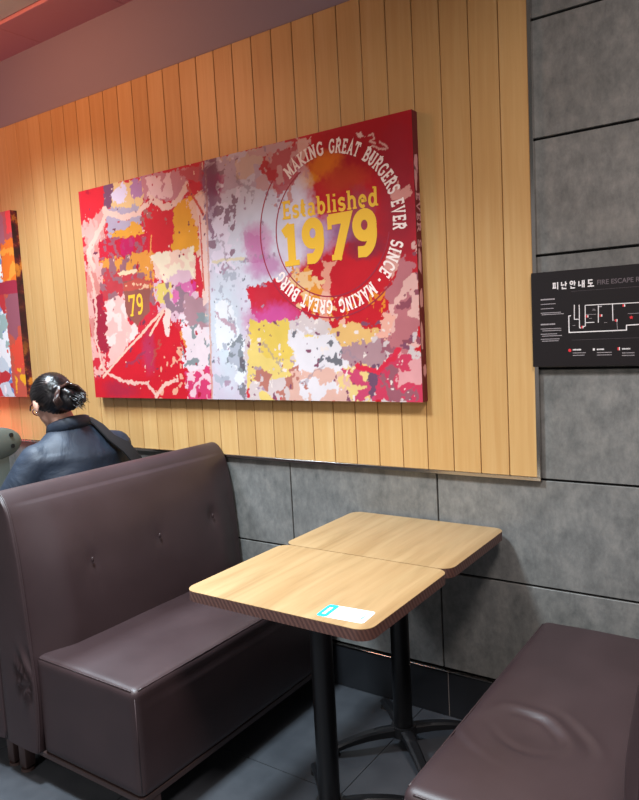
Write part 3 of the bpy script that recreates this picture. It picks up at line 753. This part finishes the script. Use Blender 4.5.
# ------------------------------------------------------------------ sofas
def gauss(x, s): return math.exp(-(x / s) ** 2)
def make_sofa(label, mirror=False, loc=(0, 0, 0), wrinkle=False, top=.982):
    """local frame: seat front towards +x, back at x=-0.65 from the seat front, wall end at y=0, length towards -y"""
    r = empty('booth_sofa', label, 'sofa', loc, 0, 'brown leather booth sofas')
    sgn = -1 if mirror else 1
    L = 1.015
    def fin(bm):
        if mirror: bmesh.ops.scale(bm, vec=(-1, 1, 1), verts=bm.verts)
        return bm
    # seat: x -0.44..0
    def seat_fn(p):
        top = max(0, min(1, (p.z - 0.30) / 0.15))
        if p.z > 0.40:
            u = (p.x + 0.22) / 0.22; v = (p.y + L / 2) / (L / 2)
            p.z += 0.006 * max(0, 1 - u * u) * max(0, 1 - v ** 4)
            p.z += 0.0022 * noise.noise(Vector((p.x * 9, p.y * 5, 0)))
            if wrinkle:   # the worn dip with creases where people sit
                ex, ey = p.x + 0.165, p.y + 0.665      # an almond, its long axis slanting across the seat
                dx = (ex * -.87 + ey * -.48) / 0.115; dy = (ex * -.48 + ey * .87) / 0.078
                rr = math.hypot(dx, dy)
                p.z -= 0.008 * math.exp(-rr ** 2 * 0.8)
                an = math.atan2(dy, dx)
                wv = 0.10 * noise.noise(Vector((an * 1.3, 0, 0)))
                for r0, am, wd, a0, aw in ((1.0, .0075, .16, 1.6, 1.2), (.72, -.0050, .10, 1.4, 1.3), (1.38, -.0035, .13, 1.0, .7), (1.62, .0035, .12, .9, .6), (.95, -.0045, .12, -1.2, .9), (1.9, .0030, .14, -2.2, .7), (2.15, -.0030, .12, -2.1, .6)):
                    da = (an - a0 + PI) % (2 * PI) - PI
                    p.z += am * gauss(rr - r0 - wv, wd) * gauss(da, aw)
        else:
            v = (p.y + L / 2) / (L / 2)
            if p.x > -0.02: p.x += 0.006 * max(0, 1 - v ** 4) * gauss(p.z - .28, .12) + .0015 * noise.noise(Vector((0, p.y * 7, p.z * 9)))
        return p
    bm = padded(-0.475, 0.0, -L, 0.0, 0.12, 0.45, 0.030 if wrinkle else 0.020, 0.009 if wrinkle else 0.012, seat_fn)
    st = link('seat', fin(bm), M['leather'], r, 'all')
    bm = B()
    er = .030 if wrinkle else .020; e = er * .293; ez = .4505 - e
    for a, b in (((-.46, -L + e, ez), (-er, -L + e, ez)), ((-e, -L + er, ez), (-e, -er, ez))):
        n = 60; a, b = Vector(a), Vector(b)
        tube(bm, [a.lerp(b, k / n) + Vector((0, 0, .0006 * math.sin(k * 2.3))) for k in range(n + 1)], .0024, 6)
    tube(bm, [(-e, -L + e, .425), (-e, -L + e, .14)], .0016, 6)
    link('piping', fin(bm), M['leather'], st, 'all')
    # backrest: a fat slab with a curved front, rounded at the top
    prof = [(-.485, .12), (-.475, .20), (-.467, .31), (-.472, .44), (-.482, .60), (-.497, .774), (-.516, .88), (-.532, .93), (-.555, .963), (-.582, .980), (-.610, .976), (-.636, .955), (-.650, .92), (-.653, .86), (-.654, .70), (-.655, .45), (-.655, .12)]
    prof = [(x, z if z < .5 else .5 + (z - .5) * (top - .5) / .482) for x, z in prof]
    # resample
    def samp(t):
        n = len(prof) - 1; f = t * n; i = min(int(f), n - 1); u = f - i
        p0 = prof[max(i - 1, 0)]; p1 = prof[i]; p2 = prof[i + 1]; p3 = prof[min(i + 2, n)]
        return tuple(.5 * ((2 * p1[k]) + (-p0[k] + p2[k]) * u + (2 * p0[k] - 5 * p1[k] + 4 * p2[k] - p3[k]) * u * u + (-p0[k] + 3 * p1[k] - 3 * p2[k] + p3[k]) * u ** 3) for k in (0, 1))
    NP, NY = 120, 110; cxp, czp = -.55, .55
    bm = B(); rings = []; LB = 1.03
    ys = []
    for j in range(NY + 1):
        ys.append(-LB * j / NY)
    ys = [0, -.002, -.006, -.012] + [y for y in ys if -LB + .014 < y < -.014] + [-LB + .012, -LB + .006, -LB + .002, -LB]
    for y in ys:
        de = min(-y, LB + y); ins = 0.012 - math.sqrt(max(0, .012 ** 2 - max(0, .012 - de) ** 2)) if de < .012 else 0
        ring = []
        for k in range(NP + 1):
            x, z = samp(k / NP)
            if k <= NP * .62:   # front and top bulge
                m = min(1, de / .16); m = m * m * (3 - 2 * m)
                bul = .048 * m * math.sin(PI * min(1, max(0, (z - .12) / .86))) if k < NP * .45 else 0
                x += bul
                # button dimples
                for by, ba in ((-.18, .016), (-.478, .005), (-.785, .005)):
                    d = math.hypot((y - by) / 1.0, (z - .705) / 1.0)
                    x -= ba * math.exp(-(d / .022) ** 2) + .35 * ba * math.exp(-(d / .07) ** 2) if k < NP * .45 else 0
                    if k < NP * .45: x += .0010 * math.sin(6 * math.atan2(z - .705, y - by)) * math.exp(-((d - .04) / .025) ** 2)
            # end gathers at the height of the seat on the near end
            if LB + y < .004 and z < .5 and x > -.55:
                pass
            x += (cxp - x) * ins * 2.2; z += (czp - z) * ins * 1.4 if z > .14 else 0
            x += .0018 * noise.noise(Vector((y * 6, z * 8, 3)))
            ring.append(bm.verts.new((x, y, z)))
        rings.append(ring)
    for i in range(len(rings) - 1):
        for k in range(NP):
            bm.faces.new((rings[i][k], rings[i][k + 1], rings[i + 1][k + 1], rings[i + 1][k]))
        bm.faces.new((rings[i][0], rings[i + 1][0], rings[i + 1][NP], rings[i][NP]))
    # end panels as grids so that they can gather
    for ei, sg_ in ((0, 1), (len(rings) - 1, -1)):
        ring = rings[ei]; half = NP // 2; NL = 26; grid = []
        for k in range(half + 1):
            a, b = ring[k], ring[NP - k]
            row = [a]
            for q in range(1, NL):
                p = a.co.lerp(b.co, q / NL)
                if sg_ == -1:
                    gx, gz = p.x + .475, p.z - .375
                    p.y -= .004 * (1 - (2 * q / NL - 1) ** 4)
                    dd = math.hypot(gx, gz); an = math.atan2(gz, -gx)
                    p.y += .009 * math.sin(an * 9 + 1) * gauss(dd - .05, .04) * (1 if gx < .02 else 0)
                row.append(bm.verts.new(p))
            row.append(b); grid.append(row)
        for k in range(half):
            for q in range(NL):
                f = [grid[k][q], grid[k][q + 1], grid[k + 1][q + 1], grid[k + 1][q]]
                f = list(dict.fromkeys(f))
                if len(f) > 2 and not bm.faces.get(f):
                    try: bm.faces.new(f)
                    except ValueError: pass
    bk = link('backrest', fin(bm), M['leather'], r, 'all')
    # piping round the near end
    bm = B(); pts = []
    for k in range(0, 101):
        x, z = samp(k / 100); pts.append((x + (cxp - x) * .012, -LB + .008, z))
    tube(bm, pts, .0035, 6)
    link('piping', fin(bm), M['leather'], bk, 'all')
    for by in (-.18, -.478, -.785):
        bm = B(); sph(bm, (-.4450 if by < -.3 else -.4525, by, .705), .008, (.45, .7, 1.2), 14)
        link('button', fin(bm), M['leather'], bk, 'all')
    # base frame and legs
    bm = B(); box(bm, -.645, -.006, -L + .004, -.006, .100, .119, .002, 1)
    link('base_frame', fin(bm), M['frame'], r)
    for lx, ly in ((-.625, -L + .03), (-.03, -L + .40 - .37 + .03 + .0), (-.625, -.05), (-.03, -.05)):
        if lx > -.1 and ly < -.5: ly = -L + .06
        bm = B(); box(bm, lx - .019, lx + .019, ly - .019, ly + .019, .014, .102, .003, 2)
        lg = link('leg', fin(bm), M['frame'], r, True)
        bm = B(); cyl(bm, (lx, ly, 0), (lx, ly, .008), .024, .022, 20); cyl(bm, (lx, ly, .008), (lx, ly, .016), .010, .010, 12)
        link('glide', fin(bm), M['frame'], lg, True)
    return r

make_sofa('dark brown leather booth sofa facing the tables, seat and end panel in full view', loc=(-1.560, -.022, 0))
make_sofa('dark brown leather sofa under the woman, back to back with the near sofa', mirror=True, loc=(-2.880, -.022, 0), top=.925)
make_sofa('dark brown leather bench seat with creased worn patch at the lower right of the photo', mirror=True, loc=(-.713, -.018, .0), wrinkle=True)

# ------------------------------------------------------------------ tables
def make_table(cx, y0, y1, label, sticker=False):
    r = empty('cafe_table', label, 'table', (cx, (y0 + y1) / 2, 0), 0, 'small oak tables pushed together')
    hx, hy = .301, (y1 - y0) / 2
    bm = B(); prism(bm, rrect(-hx, hx, -hy, hy, .04), .7385, .740)
    link('table_top', bm, M['laminate'], r)
    bm = B(); prism(bm, rrect(-hx, hx, -hy, hy, .04), .710, .7385)
    link('edge_band', bm, M['edge'], r, True, label='brown ridged edge')
    bm = B(); box(bm, -.15, .15, -.15, .15, .700, .710, .003, 1); link('mounting_plate', bm, M['black'], r)
    bm = B(); cyl(bm, (0, 0, .062), (0, 0, .701), .0325, n=32); link('column', bm, M['blacktube'], r, True)
    bm = B(); cyl(bm, (0, 0, .040), (0, 0, .072), .046, .042, 28); link('hub', bm, M['black'], r, True)
    for a in (45, 135, 225, 315):
        ca, sa = math.cos(math.radians(a)), math.sin(math.radians(a)); bm = B()
        N = 14; secs = []
        for k in range(N + 1):
            t = k / N; d = .025 + .232 * t; zt = .070 - .040 * t ** 2.2; zb = zt - (.030 - .012 * t); hw = .021 - .006 * t
            secs.append([bm.verts.new((ca * d - sa * s * hw * ww, sa * d + ca * s * hw * ww, z)) for s, z, ww in ((-1, zb, 1), (-1, zt - .006, 1), (-1, zt, .6), (1, zt, .6), (1, zt - .006, 1), (1, zb, 1))])
        for k in range(N):
            for q in range(6): bm.faces.new((secs[k][q], secs[k][(q + 1) % 6], secs[k + 1][(q + 1) % 6], secs[k + 1][q]))
        bm.faces.new(secs[0][::-1]); bm.faces.new(secs[-1])
        lg = link('leg', bm, M['black'], r, True)
        bm = B(); d = .245; cyl(bm, (ca * d, sa * d, 0), (ca * d, sa * d, .014), .018, .013, 18)
        link('foot', bm, M['rubber'], lg, True)
    if sticker:
        A = Vector((-.990, -.915)); Bq = Vector((-.865, -.905)); Cc = Vector((-1.003, -.838))
        o = Vector((cx, (y0 + y1) / 2)); c = (Bq + Cc) / 2 - o; ang = math.atan2((Bq - A).y, (Bq - A).x) - .0
        mt = Matrix.Translation((c.x, c.y, .7402)) @ Matrix.Rotation(ang, 4, 'Z')
        bm = B(); prism(bm, rrect(-.066, .066, -.037, .037, .009), 0, .0005); bmesh.ops.transform(bm, matrix=mt, verts=bm.verts)
        s = link('sticker', bm, M['sticker'], r, label='white sticker with a cyan band')
        bm = B(); prism(bm, rrect(-.066, -.036, -.037, .037, .009), .0005, .0008); bmesh.ops.transform(bm, matrix=mt, verts=bm.verts)
        link('band', bm, M['cyan'], s, label='cyan band')
        bm = B()
        for k in range(5): box(bm, -.056, -.047, -.022 + k * .009, -.0155 + k * .009, .0008, .0010)
        bmesh.ops.transform(bm, matrix=mt, verts=bm.verts); link('print', bm, M['white'], s, label='white marks')
        bm = B()
        for k in range(4): box(bm, .046, .053, -.014 + k * .008, -.0095 + k * .008, .0005, .0008)
        bmesh.ops.transform(bm, matrix=mt, verts=bm.verts); link('print', bm, M['cyan'], s, label='pale blue marks')
    return r
make_table(-1.1345, -.9365, -.4745, 'small square oak table nearest the camera, with a white and cyan sticker', True)
make_table(-1.1345, -.4705, -.0165, 'small square oak table against the grey wall, behind the one with the sticker')

# ------------------------------------------------------------------ chair at the left edge of the frame
ch = empty('cafe_chair', 'olive grey rounded chair back with two screws at the left edge of the photo', 'chair', (-3.40, -.31, 0), PI / 2)
def shell(cx, cz, hx, hz, r, y0, y1, tilt=0):
    bm = padded(cx - hx, cx + hx, y0, y1, cz - hz, cz + hz, min(.018, (y1 - y0) / 2 - .001), .012)
    return bm
# pillow-like rounded back panel seen face on
bm = B(); sph(bm, (0, 0, .955), .1, (1.50, .34, .86), 40); link('backrest', bm, M['olive'], ch, 'all')
for sx_, sz_ in ((.080, .993), (.083, .936)):
    bm = B(); cyl(bm, (sx_, -.032, sz_), (sx_, -.018, sz_), .011, n=18); link('screw', bm, M['black'], ch, True)
bm = B(); box(bm, -.10, .07, -.012, .012, .44, .90, .008, 2); link('back_post', bm, M['olive'], ch, True)
bm = padded(-.2, .2, -.26, .04, .43, .47, .018, .03); link('seat', bm, M['olive'], ch, 'all')
for lx in (-.17, .17):
    for ly in (-.23, .02):
        bm = B(); cyl(bm, (lx, ly, 0), (lx * .9, ly * .9, .435), .011, .014, 14); link('leg', bm, M['black'], ch, True)

# ------------------------------------------------------------------ the seated woman
def evalmesh(ob):
    dg = bpy.context.evaluated_depsgraph_get(); dg.update()
    return bpy.data.meshes.new_from_object(ob.evaluated_get(dg))
def remesh(bm, vox, smooth=6, name='tmp'):
    me = bpy.data.meshes.new(name); bm.to_mesh(me); bm.free()
    ob = bpy.data.objects.new(name, me); C.objects.link(ob)
    m = ob.modifiers.new('r', 'REMESH'); m.mode = 'VOXEL'; m.voxel_size = vox
    s = ob.modifiers.new('s', 'SMOOTH'); s.factor = .5; s.iterations = smooth
    bpy.context.view_layer.update()
    out = evalmesh(ob); bpy.data.objects.remove(ob)
    b = bmesh.new(); b.from_mesh(out); bpy.data.meshes.remove(out); return b
def limb(bm, pts, rs, n=20):   # chain of tapered capsules
    for i in range(len(pts) - 1):
        cyl(bm, pts[i], pts[i + 1], rs[i], rs[i + 1], n)
    for p, r in zip(pts, rs): sph(bm, p, r, n=n)
# local frame: the person faces +X, left is +Y; origin on the floor under the pelvis
per = empty('person', 'woman in navy coat seen from behind, black hair held in a claw clip', 'person', (-2.585, -.40, 0), math.radians(180))
# head frame
HC = Vector((.070, .062, 1.200))
HR = Matrix.Rotation(math.radians(-9), 3, 'Z') @ Matrix.Rotation(math.radians(26), 3, 'Y')
def hp(x, y, z): return HC + HR @ Vector((x, y, z))
bm = B()
sph(bm, hp(-.008, 0, .022), .082, (1.14, .93, 1.08), 32, HR)      # cranium
sph(bm, hp(.030, 0, -.030), .060, (1.0, .92, 1.15), 28, HR)      # face
sph(bm, hp(.052, 0, -.078), .030, (1.0, 1.15, .8), 20, HR)        # chin
limb(bm, [hp(.086, 0, .012), hp(.104, 0, -.022)], [.007, .012], 14)   # nose
for s in (-1, 1):
    sph(bm, hp(.072, s * .030, -.018), .018, (.8, 1.1, .9), 16, HR)   # cheeks
    sph(bm, hp(.076, s * .030, .014), .012, (.8, 1.2, .9), 14, HR)    # eyelids
    sph(bm, hp(-.006, s * .080, -.012), .030, (.62, .26, 1.05), 18, HR)  # ears
    sph(bm, hp(-.002, s * .079, -.036), .010, (.8, .5, 1), 12, HR)
sph(bm, hp(.086, 0, -.050), .014, (.5, 1.5, .32), 14, HR); sph(bm, hp(.084, 0, -.060), .013, (.5, 1.3, .36), 14, HR)
limb(bm, [hp(-.018, 0, -.040), (.030, .035, 1.085), (.01, 0, 1.02)], [.050, .050, .06])
# trunk under the clothes
limb(bm, [(0, 0, .54), (.0, 0, .72), (.01, 0, .96)], [.12, .12, .11])
for s in (-1, 1):
    limb(bm, [(.01, s * .02, .99), (.01, s * .17, .97), (.09, .27 if s > 0 else -.22, .75), (.30, s * .13, .79)], [.05, .05, .042, .027])
    limb(bm, [(.0, s * .09, .53), (.42, s * .10, .53), (.43, s * .10, .09)], [.082, .055, .038])
    sph(bm, (.345, s * .125, .797), .038, (1.15, .9, .5), 18)
    for q, (dy, ln) in enumerate(((-.026, .060), (-.009, .072), (.009, .068), (.026, .052))):
        limb(bm, [(.375, s * (.125 + dy), .801), (.375 + ln * .6, s * (.125 + dy), .797), (.375 + ln, s * (.125 + dy * .9), .781)], [.0085, .008, .007], 10)
    limb(bm, [(.335, s * .098, .797), (.36, s * .076, .791), (.385, s * .070, .783)], [.011, .010, .008], 10)
body = link('body', remesh(bm, .0055, 4), M['skin'], per, 'all')
bm = B()
for s in (-1, 1):
    limb(bm, [(.0, s * .09, .56), (.43, s * .105, .54), (.43, s * .105, .13)], [.108, .074, .062])
sph(bm, (.0, 0, .565), .15, (.8, 1.15, .75), 24)
link('trousers', remesh(bm, .012, 6), M['trouser'], per, 'all')
for s in (-1, 1):
    bm = B(); sph(bm, (.47, s * .105, .045), .05, (2.3, .9, .9), 22)
    for v in bm.verts: v.co.z = max(0.002, v.co.z)
    link('shoe', bm, M['rubber'], per, 'all')
# coat
bm = B()
secs = [((.015, .0), .62, .135, .205), ((.0, .0), .75, .130, .215), ((-.01, .0), .88, .135, .232), ((-.01, .0), .965, .135, .232), ((.0, .005), 1.015, .115, .190), ((.012, .015), 1.06, .085, .120)]
for i in range(len(secs) - 1):
    (a, z0, rx0, ry0), (b, z1, rx1, ry1) = secs[i], secs[i + 1]
    for k in range(5):
        t = k / 5; sph(bm, (a[0] * (1 - t) + b[0] * t, a[1] * (1 - t) + b[1] * t, z0 * (1 - t) + z1 * t), 1, (rx0 * (1 - t) + rx1 * t, ry0 * (1 - t) + ry1 * t, .055), 28)
for s in (-1, 1):
    limb(bm, [(.005, s * .11, 1.0), (.012, s * .195, .965), (.06, .275 if s > 0 else -.225, .83), (.125, .305 if s > 0 else -.235, .755), (.28, s * .165, .79)], [.062, .078, .074, .066, .044])
cb = remesh(bm, .009, 8)
for v in cb.verts:
    p = v.co; n = noise.noise(Vector((p.x * 5, p.y * 7, p.z * 5))) * .010 + noise.noise(Vector((p.x * 16, p.y * 9 + p.z * 12, 1))) * .005
    if p.x < .1 and p.z < 1.0: n += .006 * math.sin(p.z * 55 + p.y * 16) * gauss(abs(p.y) - .17, .07)
    d = Vector((p.x, p.y, 0)).normalized(); v.co = p + d * n
coat = link('coat', cb, M['coat'], per, 'all')
# collar, a folded standing band
bm = B(); rings = []
for k in range(41):
    a = 2 * PI * k / 40
    row = []
    for (rr, zz_) in ((.080, 1.005), (.086, 1.035), (.082, 1.062), (.074, 1.066), (.068, 1.040), (.066, 1.01)):
        x = .020 + rr * .98 * math.cos(a); y = .030 + rr * 1.12 * math.sin(a)
        z = zz_ + .052 - .026 * math.cos(a)
        row.append(bm.verts.new((x, y, z)))
    rings.append(row)
for i in range(40):
    for q in range(6):
        bm.faces.new((rings[i][q], rings[i + 1][q], rings[i + 1][(q + 1) % 6], rings[i][(q + 1) % 6]))
bmesh.ops.remove_doubles(bm, verts=bm.verts, dist=.0001)
link('collar', bm, M['coat'], coat, 'all')
# hair: cap, combed back, bun, loose ends
bm = B()
sph(bm, hp(-.016, 0, .030), .088, (1.14, .97, 1.06), 40, HR)
sph(bm, hp(-.050, 0, -.012), .066, (.95, 1.06, 1.0), 30, HR)
for v in list(bm.verts):
    pass
bmesh.ops.bisect_plane(bm, geom=bm.verts[:] + bm.edges[:] + bm.faces[:], plane_co=hp(.060, 0, .04), plane_no=HR @ Vector((1, 0, -.75)), clear_outer=True)
es = [e for e in bm.edges if len(e.link_faces) == 1]
bmesh.ops.holes_fill(bm, edges=es)
# nape and bun
sph(bm, hp(-.088, .0, -.030), .046, (1.0, 1.15, .95), 26, HR)
sph(bm, hp(-.118, -.010, -.045), .040, (1.0, 1.1, 1.15), 24, HR)
limb(bm, [hp(-.08, .03, .01), hp(-.12, .015, .005), hp(-.15, -.005, -.03), hp(-.135, -.02, -.07)], [.018, .020, .018, .014], 14)
limb(bm, [hp(-.06, -.03, .015), hp(-.095, -.03, .010), hp(-.125, -.035, -.02)], [.02, .02, .015], 14)
hb = remesh(bm, .005, 3)
for v in hb.verts:   # combed strands
    q = HR.transposed() @ (v.co - HC); a = math.atan2(q.z - .02, q.y)
    v.co += HR @ (Vector((0, q.y, q.z - .02)).normalized() * (.0016 * math.sin(a * 46 + 3 * noise.noise(q * 30)) ))
hair = link('hair', hb, M['hair'], per, 'all')
bm = B(); rh = random.Random(5)
for k in range(34):
    s = hp(-.130 + rh.uniform(-.02, .01), -.015 + rh.uniform(-.025, .02), -.055 + rh.uniform(-.02, .03))
    L_ = rh.uniform(.05, .095); d = HR @ Vector((-1, rh.uniform(-.35, .1), rh.uniform(-1.2, -.65))); d = d.normalized()
    e_ = s + d * L_; m_ = s.lerp(e_, .5) + Vector((0, 0, rh.uniform(.002, .012)))
    tube(bm, [s, m_, e_], [.0035, .0028, .0006], 5)
link('loose_ends', bm, M['hair'], hair, 'all')
# claw clip
bm = B()
for s in (-1, 1):
    for k in range(5):
        t = k / 4; base = hp(-.098 - .055 * t, .0 - .012 * t, .016)
        pts = [base, hp(-.102 - .045 * t, s * .040 - .012, .002), hp(-.106 - .05 * t, s * .060 - .012, -.036), hp(-.106 - .046 * t, s * .050 - .012, -.074)]
        tube(bm, pts, [.006, .006, .004, .002], 8)
tube(bm, [hp(-.094, 0, .016), hp(-.158, -.012, .016)], .008, 10)
link('claw_clip', bm, M['claw'], hair, 'all', label='dark translucent claw clip')
# glasses
bm = B()
for s in (-1, 1):
    tube(bm, [hp(.004, s * .081, .006), hp(.050, s * .076, .010), hp(.092, s * .062, .008)], .003, 8)
    tube(bm, [hp(.090, s * .034 + .020 * math.cos(a * PI / 10), -.002 + .016 * math.sin(a * PI / 10)) for a in range(21)], .0028, 8)
tube(bm, [hp(.096, -.010, .004), hp(.098, .010, .004)], .0026, 8)
link('glasses', bm, M['glasses'], per, 'all', label='dark red glasses')
bm = B(); sph(bm, hp(-.004, .084, -.040), .0045, n=12); link('earring', bm, M['chrome'], per, 'all')
# bag carried on the right shoulder: wide strap over the back, bag by the wall side
bag = empty('shoulder_bag', 'black shoulder bag with a wide strap across the back of the woman', 'bag', (-2.62, -.09, .46))
bi = Matrix.Translation((-2.62, -.09, .46)).inverted() @ Matrix.Translation((-2.585, -.40, 0)) @ Matrix.Rotation(PI, 4, 'Z')
bm = B(); cl = [(.09, -.060, 1.085), (.01, -.060, 1.118), (-.060, -.062, 1.088), (-.112, -.082, 1.030), (-.150, -.125, .985), (-.168, -.170, .915), (-.178, -.225, .83), (-.12, -.285, .70)]
rows_ = []
for i, p in enumerate(cl):
    p = Vector(p); t = (Vector(cl[min(i + 1, 7)]) - Vector(cl[max(i - 1, 0)])).normalized()
    nrm = Vector((p.x - .0, p.y * .6, .12 if i < 4 else .03)).normalized(); wv_ = t.cross(nrm).normalized(); hw = .024 + .004 * i if i < 6 else .046
    rows_.append([bm.verts.new(p + wv_ * a * hw + nrm * b) for a, b in ((-1, 0), (1, 0), (1, .006), (-1, .006))])
for i in range(7):
    for q in range(4): bm.faces.new((rows_[i][q], rows_[i][(q + 1) % 4], rows_[i + 1][(q + 1) % 4], rows_[i + 1][q]))
bm.faces.new(rows_[0][::-1]); bm.faces.new(rows_[-1])
bmesh.ops.transform(bm, matrix=bi, verts=bm.verts)
link('strap', bm, M['strap'], bag, True)
bm = padded(-.17, .15, -.035, .035, .0, .24, .025, .015); link('bag_body', bm, M['strap'], bag, 'all')
